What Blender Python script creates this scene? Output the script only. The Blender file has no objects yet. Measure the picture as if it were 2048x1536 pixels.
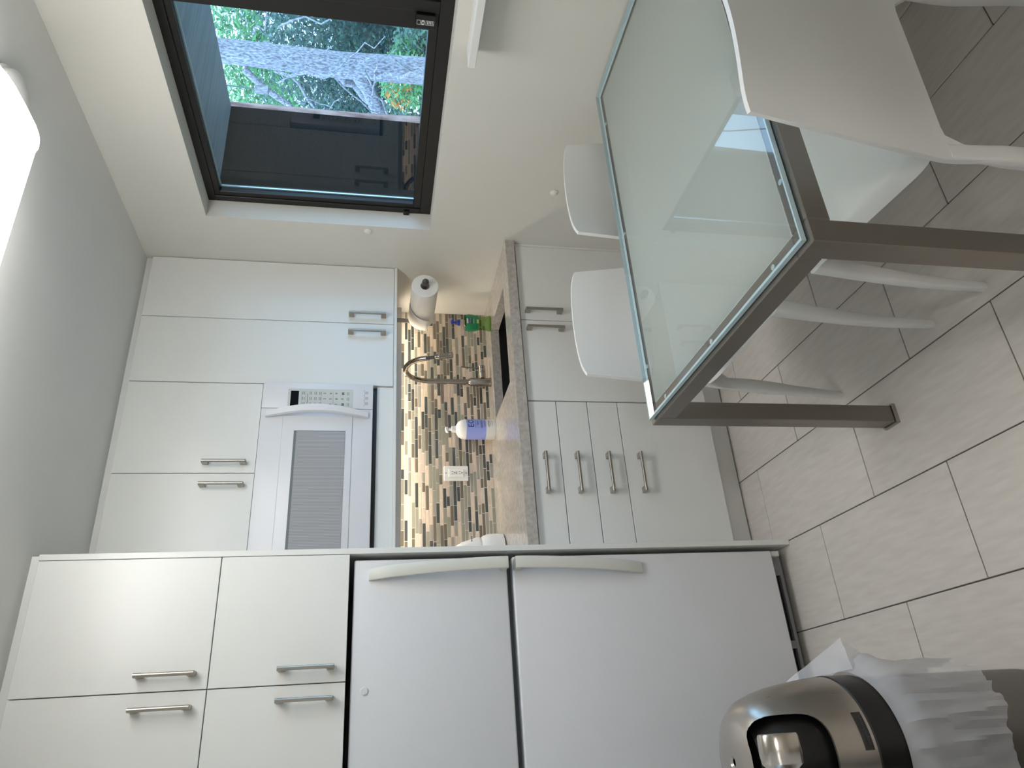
import bpy, bmesh, math, random
from mathutils import Vector, Matrix
random.seed(7)
sc = bpy.context.scene
C = sc.collection
PI = math.pi

# ------------------------------------------------------------------ camera
F_PX, YAW, PITCH, ROLL = 1433.41, 0.4738, -0.1893, 0.0229
EYE = Vector((-1.9875, -2.5025, 1.4639))
fwd = Vector((math.sin(YAW)*math.cos(PITCH), math.cos(YAW)*math.cos(PITCH), math.sin(PITCH)))
rt = Vector((math.cos(YAW), -math.sin(YAW), 0))
upv = rt.cross(fwd)
r2 = math.cos(ROLL)*rt + math.sin(ROLL)*upv
u2 = -math.sin(ROLL)*rt + math.cos(ROLL)*upv
cam = bpy.data.cameras.new('camera')
cam.sensor_fit = 'HORIZONTAL'; cam.sensor_width = 36.0
cam.lens = 36.0*F_PX/2048.0
cam.clip_start = 0.02; cam.clip_end = 200
co = bpy.data.objects.new('camera', cam); C.objects.link(co)
ax, ay, az = -u2, r2, -fwd           # the phone was held sideways: world "up" points left in the frame
co.matrix_world = Matrix(((ax.x, ay.x, az.x, EYE.x), (ax.y, ay.y, az.y, EYE.y), (ax.z, ay.z, az.z, EYE.z), (0, 0, 0, 1)))
sc.camera = co

# ------------------------------------------------------------------ world, exposure, lamp strengths
wd = bpy.data.worlds.new('sky'); sc.world = wd; wd.use_nodes = True
bg = wd.node_tree.nodes['Background']
bg.inputs[0].default_value = (0.42, 0.68, 1.0, 1)
bg.inputs[1].default_value = 2.4
LAMP_W = 6.4          # ceiling fixture diffuser
LED_W = 5.4          # LED strip under the wall cabinets
HALL_FILL_W = 3.6          # added fill light behind the camera, unseen
vs = sc.view_settings
vs.view_transform = 'Standard'; vs.look = 'None'; vs.gamma = 1; vs.use_curve_mapping = False
vs.exposure = 0.89

# ------------------------------------------------------------------ materials
def principled(name, col, rough=0.5, metal=0.0, spec=0.5, coat=0.0):
    m = bpy.data.materials.new(name); m.use_nodes = True
    b = m.node_tree.nodes['Principled BSDF']
    b.inputs['Base Color'].default_value = (*col, 1)
    b.inputs['Roughness'].default_value = rough
    b.inputs['Metallic'].default_value = metal
    b.inputs['Specular IOR Level'].default_value = spec
    b.inputs['Coat Weight'].default_value = coat
    return m
def noisy(name, c1, c2, scale=20, rough=0.5, metal=0.0, bump=0.0, detail=4, stretch=(1,1,1), spec=0.5, bscale=None):
    m = principled(name, c1, rough, metal, spec); nt = m.node_tree; N = nt.nodes; L = nt.links
    b = N['Principled BSDF']
    tc = N.new('ShaderNodeTexCoord'); mp = N.new('ShaderNodeMapping'); mp.inputs['Scale'].default_value = stretch
    L.new(tc.outputs['Object'], mp.inputs['Vector'])
    n = N.new('ShaderNodeTexNoise'); n.inputs['Scale'].default_value = scale; n.inputs['Detail'].default_value = detail
    L.new(mp.outputs[0], n.inputs['Vector'])
    r = N.new('ShaderNodeValToRGB'); r.color_ramp.elements[0].color = (*c1, 1); r.color_ramp.elements[1].color = (*c2, 1)
    r.color_ramp.elements[0].position = .35; r.color_ramp.elements[1].position = .65
    L.new(n.outputs['Fac'], r.inputs[0]); L.new(r.outputs[0], b.inputs['Base Color'])
    if bump:
        bp = N.new('ShaderNodeBump'); bp.inputs['Strength'].default_value = bump; bp.inputs['Distance'].default_value = 0.002
        if bscale:
            n2 = N.new('ShaderNodeTexNoise'); n2.inputs['Scale'].default_value = bscale; L.new(tc.outputs['Object'], n2.inputs['Vector'])
            L.new(n2.outputs['Fac'], bp.inputs['Height'])
        else: L.new(n.outputs['Fac'], bp.inputs['Height'])
        L.new(bp.outputs[0], b.inputs['Normal'])
    return m
def brushed(name, col, rough=0.3, axis=2):
    m = principled(name, col, rough, 1.0); nt = m.node_tree; N = nt.nodes; L = nt.links; b = N['Principled BSDF']
    tc = N.new('ShaderNodeTexCoord'); mp = N.new('ShaderNodeMapping')
    s = [220, 220, 220]; s[axis] = 4; mp.inputs['Scale'].default_value = s
    n = N.new('ShaderNodeTexNoise'); n.inputs['Scale'].default_value = 1.0; n.inputs['Detail'].default_value = 3
    L.new(tc.outputs['Object'], mp.inputs['Vector']); L.new(mp.outputs[0], n.inputs['Vector'])
    mr = N.new('ShaderNodeMapRange'); mr.inputs['To Min'].default_value = rough-.07; mr.inputs['To Max'].default_value = rough+.1
    L.new(n.outputs['Fac'], mr.inputs['Value']); L.new(mr.outputs[0], b.inputs['Roughness'])
    return m
def pane(name, tint=(1,1,1), rough=0.0, ior=1.5, extra=0.0):
    m = bpy.data.materials.new(name); m.use_nodes = True; nt = m.node_tree; N = nt.nodes; L = nt.links
    N.remove(N['Principled BSDF']); out = N['Material Output']
    t = N.new('ShaderNodeBsdfTransparent'); t.inputs[0].default_value = (*tint, 1)
    g = N.new('ShaderNodeBsdfGlossy'); g.inputs['Roughness'].default_value = rough
    f = N.new('ShaderNodeFresnel'); f.inputs['IOR'].default_value = ior
    mx = N.new('ShaderNodeMixShader')
    ad = N.new('ShaderNodeMath'); ad.operation = 'ADD'; ad.inputs[1].default_value = extra; ad.use_clamp = True
    ge = N.new('ShaderNodeNewGeometry'); sub = N.new('ShaderNodeMath'); sub.operation = 'SUBTRACT'; sub.inputs[0].default_value = 1.0
    mu = N.new('ShaderNodeMath'); mu.operation = 'MULTIPLY'
    L.new(f.outputs[0], ad.inputs[0]); L.new(ge.outputs['Backfacing'], sub.inputs[1])
    L.new(ad.outputs[0], mu.inputs[0]); L.new(sub.outputs[0], mu.inputs[1]); L.new(mu.outputs[0], mx.inputs[0])
    L.new(t.outputs[0], mx.inputs[1]); L.new(g.outputs[0], mx.inputs[2]); L.new(mx.outputs[0], out.inputs['Surface'])
    return m
def emit(name, col, s):
    m = principled(name, (.9, .9, .9), .4); b = m.node_tree.nodes['Principled BSDF']
    b.inputs['Emission Color'].default_value = (*col, 1); b.inputs['Emission Strength'].default_value = s
    return m
M = dict(
    wall=noisy('wall_paint', (.70,.68,.625), (.71,.69,.635), 6, .6, bump=.03, bscale=350),
    ceil=noisy('ceiling_paint', (.72,.72,.70), (.73,.73,.71), 6, .7, bump=.03, bscale=300),
    cab=noisy('white_laminate', (.78,.785,.76), (.79,.795,.77), 8, .32, bump=.015, bscale=600),
    gap=principled('dark_gap', (.015,.015,.015), .9),
    nickel=brushed('brushed_nickel', (.42,.39,.35), .3, 2),
    faucet=brushed('faucet_nickel', (.36,.32,.28), .26, 2),
    steel=brushed('table_steel', (.28,.255,.23), .36, 2),
    steel_h=brushed('bin_steel', (.52,.48,.44), .30, 2),
    counter=noisy('quartz_top', (.40,.365,.33), (.53,.49,.445), 55, .14, detail=6, spec=.7),
    appl=noisy('appliance_white', (.75,.755,.78), (.76,.765,.79), 12, .32, bump=.03, bscale=420),
    handle_w=principled('handle_offwhite', (.70,.70,.64), .35),
    gasket=principled('door_gasket', (.16,.18,.18), .6),
    black=principled('black_plastic', (.006,.006,.006), .35),
    dgrey=principled('dark_grey_plastic', (.045,.047,.052), .45),
    frame=principled('bronze_frame', (.009,.0075,.0065), .42),
    chair=principled('white_plastic', (.82,.82,.80), .38),
    tile=noisy('floor_tile', (.62,.575,.53), (.685,.64,.595), 9, .42, detail=8, stretch=(6,1,1)),
    grout=principled('floor_grout', (.105,.088,.078), .9),
    mgrout=principled('mosaic_grout', (.80,.74,.64), .8),
    white=principled('white_plastic_gloss', (.80,.79,.77), .3),
    paper=noisy('paper_towel', (.83,.79,.74), (.86,.82,.77), 300, .9, bump=.1),
    lamp=emit('lamp_diffuser', (1.0,.985,.955), LAMP_W),
    lampcap=principled('lamp_endcap', (.75,.75,.75), .4),
    led=emit('led_diffuser', (1.0,.88,.70), LED_W),
    leddot=emit('led_chip', (1.0,.90,.72), LED_W*2.2),
    sink=brushed('sink_steel', (.16,.155,.16), .3, 0),
    ink=principled('ink_black', (.02,.02,.025), .6),
    inkgrey=principled('ink_grey', (.16,.16,.16), .6),
    inkwhite=principled('ink_white', (.7,.7,.68), .6),
    panelgrey=principled('keypad_grey', (.60,.615,.575), .4),
    display=principled('display_black', (.003,.003,.003), .5, spec=.1),
    lilac=principled('label_lilac', (.30,.36,.78), .5),
    navy=principled('pump_blue', (.015,.035,.30), .3),
    navylabel=principled('label_navy', (.01,.015,.10), .4),
    green=principled('label_green', (.015,.22,.09), .35),
    lime=principled('label_lime', (.42,.62,.18), .4),
    alu=principled('spacer_bar', (.62,.72,.76), .3, .6),
    bark=noisy('bark_grey', (.16,.145,.16), (.50,.48,.53), 75, .9, bump=.8, stretch=(1,1,.35)),
    bark2=noisy('bark_red', (.20,.10,.08), (.50,.33,.28), 22, .9, bump=.8, stretch=(1,1,.2)),
    soil=noisy('garden_soil', (.06,.07,.05), (.12,.13,.10), 3, .95),
    leaf1=noisy('leaf_mid', (.06,.15,.10), (.14,.28,.17), 3, .5),
    leaf2=noisy('leaf_dark', (.025,.085,.07), (.06,.15,.12), 3, .5),
    leaf3=noisy('leaf_bright', (.10,.32,.10), (.22,.48,.18), 3, .5),
    orange=principled('petal_orange', (.75,.25,.04), .5),
    siding=noisy('house_siding', (.42,.50,.56), (.50,.57,.62), 4, .7),
    brick=noisy('house_brick', (.34,.28,.27), (.45,.38,.36), 14, .9),
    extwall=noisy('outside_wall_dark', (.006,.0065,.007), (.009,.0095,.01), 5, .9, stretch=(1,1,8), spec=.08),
    soffit=noisy('soffit_boards', (.34,.38,.42), (.46,.50,.54), 4, .6, stretch=(.5,14,1)),
    pane=pane('window_glass', (.93,.975,.985), 0, 1.5, .012),
    clear=pane('table_glass', (.985,.996,.992), 0, 1.52, .02),
    frost=None,
    edge=principled('glass_edge', (.52,.67,.72), .2),  # aqua of the glass edge, with the sky's reflection painted in
    soap=pane('green_soap', (.60,.80,.48), .05, 1.45),
    clearp=pane('clear_plastic', (.90,.90,.85), .05, 1.45),
    bag=None, rubber=principled('rubber', (.05,.05,.05), .8), metalgrey=principled('grille_grey', (.22,.225,.235), .5),
)
# thin white plastic bag: part of the light passes
m = bpy.data.materials.new('bag_film'); m.use_nodes = True; nt = m.node_tree
b = nt.nodes['Principled BSDF']; b.inputs['Base Color'].default_value = (.80,.81,.85,1); b.inputs['Roughness'].default_value = .28
t = nt.nodes.new('ShaderNodeBsdfTransparent'); mx = nt.nodes.new('ShaderNodeMixShader'); mx.inputs[0].default_value = .52
nt.links.new(t.outputs[0], mx.inputs[1]); nt.links.new(b.outputs[0], mx.inputs[2]); nt.links.new(mx.outputs[0], nt.nodes['Material Output'].inputs['Surface'])
M['bag'] = m
# acid-etched glass: scatters light to both sides
m = bpy.data.materials.new('frosted_film'); m.use_nodes = True; nt = m.node_tree; nt.nodes.remove(nt.nodes['Principled BSDF'])
d_ = nt.nodes.new('ShaderNodeBsdfDiffuse'); d_.inputs[0].default_value = (.78,.83,.81,1)
t = nt.nodes.new('ShaderNodeBsdfTranslucent'); t.inputs[0].default_value = (.96,.98,.97,1); mx = nt.nodes.new('ShaderNodeMixShader'); mx.inputs[0].default_value = .78
nt.links.new(d_.outputs[0], mx.inputs[1]); nt.links.new(t.outputs[0], mx.inputs[2]); nt.links.new(mx.outputs[0], nt.nodes['Material Output'].inputs['Surface'])
M['frost'] = m
# microwave window: fine horizontal lines
m = principled('microwave_mesh', (.36,.36,.37), .25); nt = m.node_tree; N = nt.nodes; L = nt.links
tc = N.new('ShaderNodeTexCoord'); w = N.new('ShaderNodeTexWave'); w.bands_direction = 'X'; w.inputs['Scale'].default_value = 55; w.inputs['Distortion'].default_value = 0.6
r = N.new('ShaderNodeValToRGB'); r.color_ramp.elements[0].color = (.30,.30,.31,1); r.color_ramp.elements[1].color = (.44,.44,.45,1)
L.new(tc.outputs['Object'], w.inputs['Vector']); L.new(w.outputs['Fac'], r.inputs[0]); L.new(r.outputs[0], N['Principled BSDF'].inputs['Base Color'])
M['mwin'] = m
MOS = [principled('mosaic_slate', (.065,.07,.068), .12), principled('mosaic_umber', (.155,.130,.100), .15),
       principled('mosaic_sage', (.28,.27,.22), .14), noisy('mosaic_stone', (.52,.42,.33), (.66,.55,.45), 60, .6, stretch=(.3,1,1)),
       principled('mosaic_greige', (.30,.28,.25), .15), noisy('mosaic_rose', (.46,.37,.31), (.58,.48,.42), 60, .6, stretch=(.3,1,1))]

# ------------------------------------------------------------------ helpers
def link(name, me, mat, parent=None, smooth=None):
    o = bpy.data.objects.new(name, me); C.objects.link(o)
    if mat is not None: me.materials.append(mat)
    if smooth is not None:
        for p in me.polygons: p.use_smooth = True
        me.set_sharp_from_angle(angle=math.radians(smooth))
    if parent is not None:
        o.parent = parent
        # parts are written in scene coordinates
        L = Vector(parent.location) if parent.type == 'EMPTY' else Vector()   # mesh parents sit at the scene origin
        o.matrix_parent_inverse = Matrix.Translation(-L)
    return o
def bm_box(bm, x0, x1, y0, y1, z0, z1, bev=0, seg=1):
    r = bmesh.ops.create_cube(bm, size=1)
    for v in r['verts']:
        v.co = Vector(((x0+x1)/2+v.co.x*abs(x1-x0), (y0+y1)/2+v.co.y*abs(y1-y0), (z0+z1)/2+v.co.z*abs(z1-z0)))
    if bev:
        es = list({e for v in r['verts'] for e in v.link_edges})
        bmesh.ops.bevel(bm, geom=es, offset=bev, segments=seg, affect='EDGES', profile=.5)
def fin(bm, name):
    bmesh.ops.recalc_face_normals(bm, faces=bm.faces)
    me = bpy.data.meshes.new(name); bm.to_mesh(me); bm.free(); return me
def box(name, x0, x1, y0, y1, z0, z1, mat, parent=None, bev=0, seg=1):
    bm = bmesh.new(); bm_box(bm, x0, x1, y0, y1, z0, z1, bev, seg)
    return link(name, fin(bm, name), mat, parent, 40 if seg > 1 else None)
def boxes(name, lst, mat, parent=None, bev=0):
    bm = bmesh.new()
    for l in lst: bm_box(bm, *l, bev=bev)
    return link(name, fin(bm, name), mat, parent)
def bm_ring(bm, rings, close=True, cap=True):
    vr = [[bm.verts.new(p) for p in ring] for ring in rings]
    n = len(vr[0])
    for a, c in zip(vr, vr[1:]):
        for i in range(n if close else n-1):
            j = (i+1) % n
            bm.faces.new((a[i], a[j], c[j], c[i]))
    if cap:
        bm.faces.new(vr[0][::-1]); bm.faces.new(vr[-1])
    return vr
def lathe(name, prof, at, mat, parent=None, n=28, axis='z', cap=True, smooth=35):
    bm = bmesh.new(); rings = []
    for r, h in prof:
        ring = []
        for i in range(n):
            a = 2*PI*i/n; x, y = r*math.cos(a), r*math.sin(a)
            p = {'z': (x, y, h), 'x': (h, x, y), 'y': (x, h, y)}[axis]
            ring.append(Vector(at)+Vector(p))
        rings.append(ring)
    bm_ring(bm, rings, cap=cap)
    return link(name, fin(bm, name), mat, parent, smooth)
def tube(name, pts, rad, mat, parent=None, n=12, smooth=50):
    bm = bmesh.new(); bm_tube(bm, pts, rad, n)
    return link(name, fin(bm, name), mat, parent, smooth)
def bm_tube(bm, pts, rad, n=12):
    pts = [Vector(p) for p in pts]; rings = []; prev = None
    for i, p in enumerate(pts):
        d = (pts[min(i+1, len(pts)-1)]-pts[max(i-1, 0)]).normalized()
        if prev is None:
            a = Vector((0,0,1)) if abs(d.z) < .9 else Vector((1,0,0)); a = (a-d*a.dot(d)).normalized()
        else: a = (prev-d*prev.dot(d)).normalized()
        prev = a; c = d.cross(a); r = rad[i] if isinstance(rad, (list, tuple)) else rad
        rings.append([p+r*(math.cos(2*PI*k/n)*a+math.sin(2*PI*k/n)*c) for k in range(n)])
    bm_ring(bm, rings)
def thing(name, label, cat, loc=(0,0,0), group=None):
    o = bpy.data.objects.new(name, None); C.objects.link(o); o.location = loc; o.empty_display_size = .1
    o['label'] = label; o['category'] = cat
    if group: o['group'] = group
    return o
def tag(o, label, cat, group=None):
    o['label'] = label; o['category'] = cat
    if group: o['group'] = group
    return o
def struct(o, label=None):
    o['kind'] = 'structure'
    if label: o['label'] = label
    return o
def sroot(name, loc=(0,0,0), label=None):
    o = bpy.data.objects.new(name, None); C.objects.link(o); o.location = loc; o.empty_display_size = .1
    return struct(o, label)
def text(name, s, size, origin, xdir, ydir, mat, parent, align='CENTER', depth=0.0003):
    cu = bpy.data.curves.new(name, 'FONT'); cu.body = s; cu.size = size; cu.align_x = align; cu.align_y = 'CENTER'; cu.extrude = depth; cu.resolution_u = 2
    ob = bpy.data.objects.new(name+'_tmp', cu); C.objects.link(ob)
    dg = bpy.context.evaluated_depsgraph_get(); me = bpy.data.meshes.new_from_object(ob.evaluated_get(dg))
    bpy.data.objects.remove(ob); bpy.data.curves.remove(cu)
    X, Y = Vector(xdir).normalized(), Vector(ydir).normalized(); Z = X.cross(Y); O = Vector(origin)
    for v in me.vertices: v.co = O+X*v.co.x+Y*v.co.y+Z*v.co.z
    me.materials.clear()
    return link(name, me, mat, parent)

# ------------------------------------------------------------------ room dimensions (metres, measured off the photograph)
H = 2.446; YB = 0.608; XL = -2.22; YF = -2.28
YU = 0.233; ZU = 1.373; ZT = 2.419; CT = 0.914; XP = -1.40; YP = -0.19

# ------------------------------------------------------------------ floor with single tiles
floor = box('floor', XL-.1, .13, -4.1, YB+.1, -.06, -.004, M['grout']); struct(floor, 'beige rectangular porcelain tile floor with dark joints')
lanes = []
x = -1.7065
tw, tl, j = 0.3022, 0.594, 0.0035
meshes = {}
def tile_mesh(w, l):
    k = (round(w, 3), round(l, 3))
    if k not in meshes:
        bm = bmesh.new(); bm_box(bm, -w/2, w/2, -l/2, l/2, -.01, 0, .0012); meshes[k] = fin(bm, 'tile'); meshes[k].materials.append(M['tile'])
    return meshes[k]
for li in range(-6, 3):
    xr = -1.1015-li*tw if False else -1.1015+tw*(-li)
    # lane spans [xr-tw, xr]
    a0, a1 = max(xr-tw, XL), min(xr, 0.0)
    if a1-a0 < .02: continue
    off = -0.089 if li % 2 == 0 else -0.389
    y = off+tl*3
    while y > -4.1:
        b1, b0 = min(y, YB), max(y-tl, -4.1)
        if b1-b0 > .02:
            me = tile_mesh(a1-a0-j, b1-b0-j)
            o = bpy.data.objects.new('tile', me); C.objects.link(o); o.parent = floor
            o.location = ((a0+a1)/2, (b0+b1)/2, 0)
        y -= tl

# ------------------------------------------------------------------ walls, ceiling
struct(box('ceiling', XL-.1, .15, -4.1, YB+.1, H, H+.08, M['ceil']))
struct(box('wall_back', XL-.1, .15, YB, YB+.1, 0, H, M['wall']))
struct(box('wall_left', XL-.1, XL, -4.1, YB, 0, H, M['wall']))
WY0, WY1, WZ0, WZ1 = -2.02, -0.055, 1.244, 2.149      # window opening
struct(boxes('wall_right', [(0, .15, WY1, YB, 0, H), (0, .15, -4.1, WY0, 0, H), (0, .15, WY0, WY1, 0, WZ0), (0, .15, WY0, WY1, WZ1, H)], M['wall']))
struct(boxes('wall_front', [(-1.20, 0, YF-.12, YF, 0, H), (XL, -2.105, YF-.12, YF, 0, H), (-2.105, -1.20, YF-.12, YF, 2.06, H)], M['wall']))
struct(box('wall_hall', XL-.1, .15, -4.2, -4.1, 0, H, M['wall']))

# ------------------------------------------------------------------ window in the right wall
win = sroot('window_1', (.1, (WY0+WY1)/2, WZ0), 'dark bronze two-sash window set deep in the white wall')
FX0, FX1 = .083, .145
boxes('frame', [(FX0, FX1, WY0, WY1, WZ0, WZ0+.045), (FX0, FX1, WY0, WY1, WZ1-.03, WZ1), (FX0, FX1, WY1-.03, WY1, WZ0+.045, WZ1-.03), (FX0, FX1, WY0, WY0+.03, WZ0+.045, WZ1-.03), (FX0, FX1, -1.052, -1.012, WZ0+.045, WZ1-.03)], M['frame'], win, .0015)
def sash(y0, y1, dx):
    a, c = WZ0+.045, WZ1-.03
    s = boxes('sash', [(.088+dx, .13+dx, y0, y1, a, a+.030), (.088+dx, .13+dx, y0, y1, c-.021, c), (.088+dx, .13+dx, y1-.024, y1, a+.03, c-.021), (.088+dx, .13+dx, y0, y0+.066, a+.03, c-.021)], M['frame'], win, .0015)
    box('glass_pane', .106+dx, .110+dx, y0+.066, y1-.024, a+.03, c-.021, M['pane'], s)
    boxes('spacer', [(.112+dx, .118+dx, y0+.066, y1-.024, c-.027, c-.021), (.112+dx, .118+dx, y1-.030, y1-.024, a+.03, c-.027)], M['alu'], s)
sash(-1.012, WY1-.03, 0)
sash(WY0+.03, -1.052, .012)
lk = box('sash_lock', .070, .0875, -1.010, -.962, 1.300, 1.362, M['black'], win, .002)
pr = [(.0692, .07, -.9935, -.9775, z, z+.0012) for z in (1.347, 1.3575)] + [(.0692, .07, yy, yy+.0012, 1.347, 1.3587) for yy in (-.9935, -.9787)]
pr += [(.0692, .07, -.9935, -.9775, 1.3345, 1.344)]
pr += [(.0692, .07, -.9935, -.9775, z, z+.0012) for z in (1.305, 1.3295)] + [(.0692, .07, yy, yy+.0012, 1.305, 1.3305) for yy in (-.9935, -.9787)] + [(.0692, .07, -.991, -.981, z, z+.0025) for z in (1.309, 1.314, 1.319, 1.324)]
boxes('printed_marks', pr, M['inkwhite'], lk)
boxes('printed_arrow', [(.0688, .0693, -.989, -.982, 1.337, 1.3415)], M['black'], lk)
box('corner_latch', .072, .09, -.075, -.052, 1.335, 1.36, M['black'], win, .003)

# small window-side shelf fixed on the right wall
tag(box('wall_shelf', -.09, -.0005, -1.9, -.964, 1.176, 1.2, M['white'], None, .0015), 'narrow white shelf board fixed to the wall under the window', 'shelf')
for nm, yy, zz, lab in (('cover_disc', -.022, 1.506, 'round white cap on the wall between window and wall cabinet'), ('cover_disc', -.34, .766, 'round white cap on the wall above the right far chair')):
    tag(lathe(nm, [(.0165, -.0005), (.0165, -.003), (.012, -.006), (.004, -.007)], (0, yy, zz), M['white'], axis='x', n=24), lab, 'cap', 'wall caps')

# ------------------------------------------------------------------ handles shared by cabinets
def handle(parent, x, y, z, vertical, length=.158):
    """bar pull with two block feet; (x,z) centre, y = door face"""
    bm = bmesh.new(); h = length/2
    def pt(a, off, s):   # a along, off out of the door, s sideways
        return (x+s, y-off, z+a) if vertical else (x+a, y-off, z+s)
    p0, p1 = pt(-h, .031, 0), pt(h, .031, 0)
    bm_tube(bm, [p0, p1], .0062, 10)
    for sgn in (-1, 1):
        a0, a1 = sgn*(h+.001), sgn*(h-.021)
        A = pt(min(a0, a1), .031, -.0065); B = pt(max(a0, a1), 0, .0065)
        bm_box(bm, min(A[0], B[0]), max(A[0], B[0]), min(A[1], B[1]), max(A[1], B[1]), min(A[2], B[2]), max(A[2], B[2]), .0008)
    return link('handle', fin(bm, 'handle'), M['nickel'], parent, 40)
G = .0015
def front(name, parent, x0, x1, z0, z1, yface, thick=.019, hx=None, hz=None, vert=True):
    d = box(name, x0+G, x1-G, yface, yface+thick, z0+G, z1-G, M['cab'], parent, .0009)
    if hx is not None: handle(d, hx, yface, hz, vert)
    return d

# ------------------------------------------------------------------ base units
sinkcab = thing('sink_cabinet', 'white base cabinet with two flat doors under the sink', 'cabinet', (-.39, .3, 0))
boxes('body', [(-.7755, -.757, .0215, .6, .1, .873), (-.018, -.0005, .0215, .6, .1, .873), (-.757, -.018, .0215, .6, .1, .118), (-.757, -.018, .58, .6, .118, .873)], M['cab'], sinkcab)
box('filler', -.014, -.0007, .001, .02, .107, .868, M['cab'], sinkcab)
front('door', sinkcab, -.399, -.014, .107, .868, 0, hx=-.360, hz=.767)
front('door', sinkcab, -.7757, -.399, .107, .868, 0, hx=-.446, hz=.767)
drw = thing('drawer_cabinet', 'white base cabinet with three drawers above a deep pull-out front', 'cabinet', (-1.09, .3, 0))
box('body', -1.398, -.7775, .0215, .6, .1, .873, M['cab'], drw)
zs = [.868, .7526, .6246, .4974, .107]; hz = [.8195, .6935, .568, .439]
for i in range(4): front('drawer', drw, -1.398, -.7775, zs[i+1], zs[i], 0, hx=-1.082, hz=hz[i], vert=False)
struct(box('trim_1', -1.398, -.001, .058, .072, .004, .1, M['cab']), 'white toe kick board under the base cabinets')

# ------------------------------------------------------------------ countertop with sink cut-out
SX0, SX1, SY0, SY1 = -.65, -.178, .09, .456
bm = bmesh.new()
bm_box(bm, -1.398, SX0, -.02, .603, .874, CT); bm_box(bm, SX1, -.0008, -.02, .603, .874, CT)
bm_box(bm, SX0, SX1, -.02, SY0, .874, CT); bm_box(bm, SX0, SX1, SY1, .603, .874, CT)
bmesh.ops.remove_doubles(bm, verts=bm.verts, dist=1e-5)
seen = {}
for f in list(bm.faces):
    k = tuple(sorted(v.index for v in f.verts))
    seen.setdefault(k, []).append(f)
bm.verts.index_update()
tag(link('countertop', fin(bm, 'countertop'), M['counter']), 'grey-beige quartz countertop with a sink cut-out', 'countertop')
snk = thing('kitchen_sink', 'dark undermount steel sink in the countertop', 'sink', (-.41, .27, .70))
t = .006; a0, a1, b0, b1 = SX0-.006, SX1+.006, SY0-.006, SY1+.006
boxes('basin', [(a0-t, a0, b0-t, b1+t, .70, .8735), (a1, a1+t, b0-t, b1+t, .70, .8735), (a0, a1, b0-t, b0, .70, .8735), (a0, a1, b1, b1+t, .70, .8735), (a0, a1, b0, b1, .70, .706)], M['sink'], snk)
lathe('drain', [(.045, .706), (.045, .709), (.03, .7095), (.028, .707)], ((a0+a1)/2, (b0+b1)/2, 0), M['nickel'], snk)

# faucet
fc = thing('kitchen_faucet', 'brushed nickel gooseneck faucet with pull-down spray head', 'faucet', (-.428, .527, CT))
lathe('base', [(.0225, CT+.0003), (.0225, CT+.006), (.020, CT+.007), (.020, 1.012), (.0135, 1.024)], (-.428, .527, 0), M['faucet'], fc)
pts = [(-.428, .527, 1.02), (-.428, .527, 1.10), (-.428, .527, 1.20)]
R = .112
for k in range(0, 15):
    a = PI*k/14*.93
    pts.append((-.428, .527-R+R*math.cos(a), 1.215+R*math.sin(a)))
tube('neck', pts, .0118, M['faucet'], fc, 14)
e = Vector(pts[-1]); d = (Vector(pts[-1])-Vector(pts[-2])).normalized()
tube('hose', [e, e+d*.045], .0075, M['dgrey'], fc)
sp = tube('spray_head', [e+d*.040, e+d*.052, e+d*.053, e+d*.065, e+d*.066, e+d*.118, e+d*.12], [.011, .0125, .013, .013, .012, .0135, .0125], M['faucet'], fc, 16)
lathe('valve', [(.016, .018), (.016, .05), (.0145, .0505), (.0145, .0525), (.016, .053), (.016, .085), (.012, .088)], (-.428, .527, .955), M['faucet'], fc, axis='x')
tube('lever', [(-.352, .527, .965), (-.350, .527, 1.03), (-.349, .522, 1.058)], [.004, .0035, .003], M['faucet'], fc, 8)

# ------------------------------------------------------------------ backsplash of single mosaic strips
bs = thing('backsplash', 'mosaic backsplash of thin beige, grey and dark glass strips', 'backsplash', (-.7, .6, CT))
box('grout_bed', -1.398, -.001, .6035, .6075, CT+.0005, 1.40, M['mgrout'], bs)
rowh = .0157; z = CT+.002; cand = []
rng = random.Random(11); row = 0
lens = [.045, .068, .091, .114]
while z < 1.372:
    x = -.003-rng.random()*.05
    xr = -.002
    while xr > -1.396:
        l = rng.choice(lens) if xr < -.003 else rng.uniform(.02, .09)
        l = round(l, 3); xl = max(xr-l, -1.397)
        if xr-xl > .012:
            mt = rng.choices(range(6), [.25, .19, .17, .21, .10, .10])[0]
            cand.append((xl, xr, z, mt))
        xr = xl-.0028
    z += rowh; row += 1
mos_mesh = {}
def mos(l, mt):
    k = (round(l, 3), mt)
    if k not in mos_mesh:
        bm = bmesh.new(); bm_box(bm, -l/2, l/2, -.0012, .0025, -.00645, .00645, .0004); me = fin(bm, 'mosaic_tile'); me.materials.append(MOS[mt]); mos_mesh[k] = me
    return mos_mesh[k]
# the largest and nearest visible ones singly, the rest as one part
OCC = lambda c: not (c[0] < -1.25 or c[2] > 1.352)
cand.sort(key=lambda c: (OCC(c), c[1]-c[0]), reverse=True)
for xl, xr, zz, mt in cand[:300]:
    o = bpy.data.objects.new('mosaic_tile', mos(xr-xl, mt)); C.objects.link(o); o.parent = bs
    o.matrix_parent_inverse = Matrix.Translation(-Vector(bs.location)); o.location = ((xl+xr)/2, .6035-.0004+(.0003 if mt in (3, 5) else 0), zz+.0067)
bm = bmesh.new()
for xl, xr, zz, mt in cand[300:]:
    n0 = len(bm.faces); bm_box(bm, xl, xr, .602, .604, zz+.0002, zz+.0131, .0004)
    bm.faces.ensure_lookup_table()
    for f in bm.faces[n0:]: f.material_index = mt
me = fin(bm, 'mosaic_tiles')
for mm in MOS: me.materials.append(mm)
rest = link('small_mosaic_tiles', me, None, bs); rest['kind'] = 'stuff'
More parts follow.
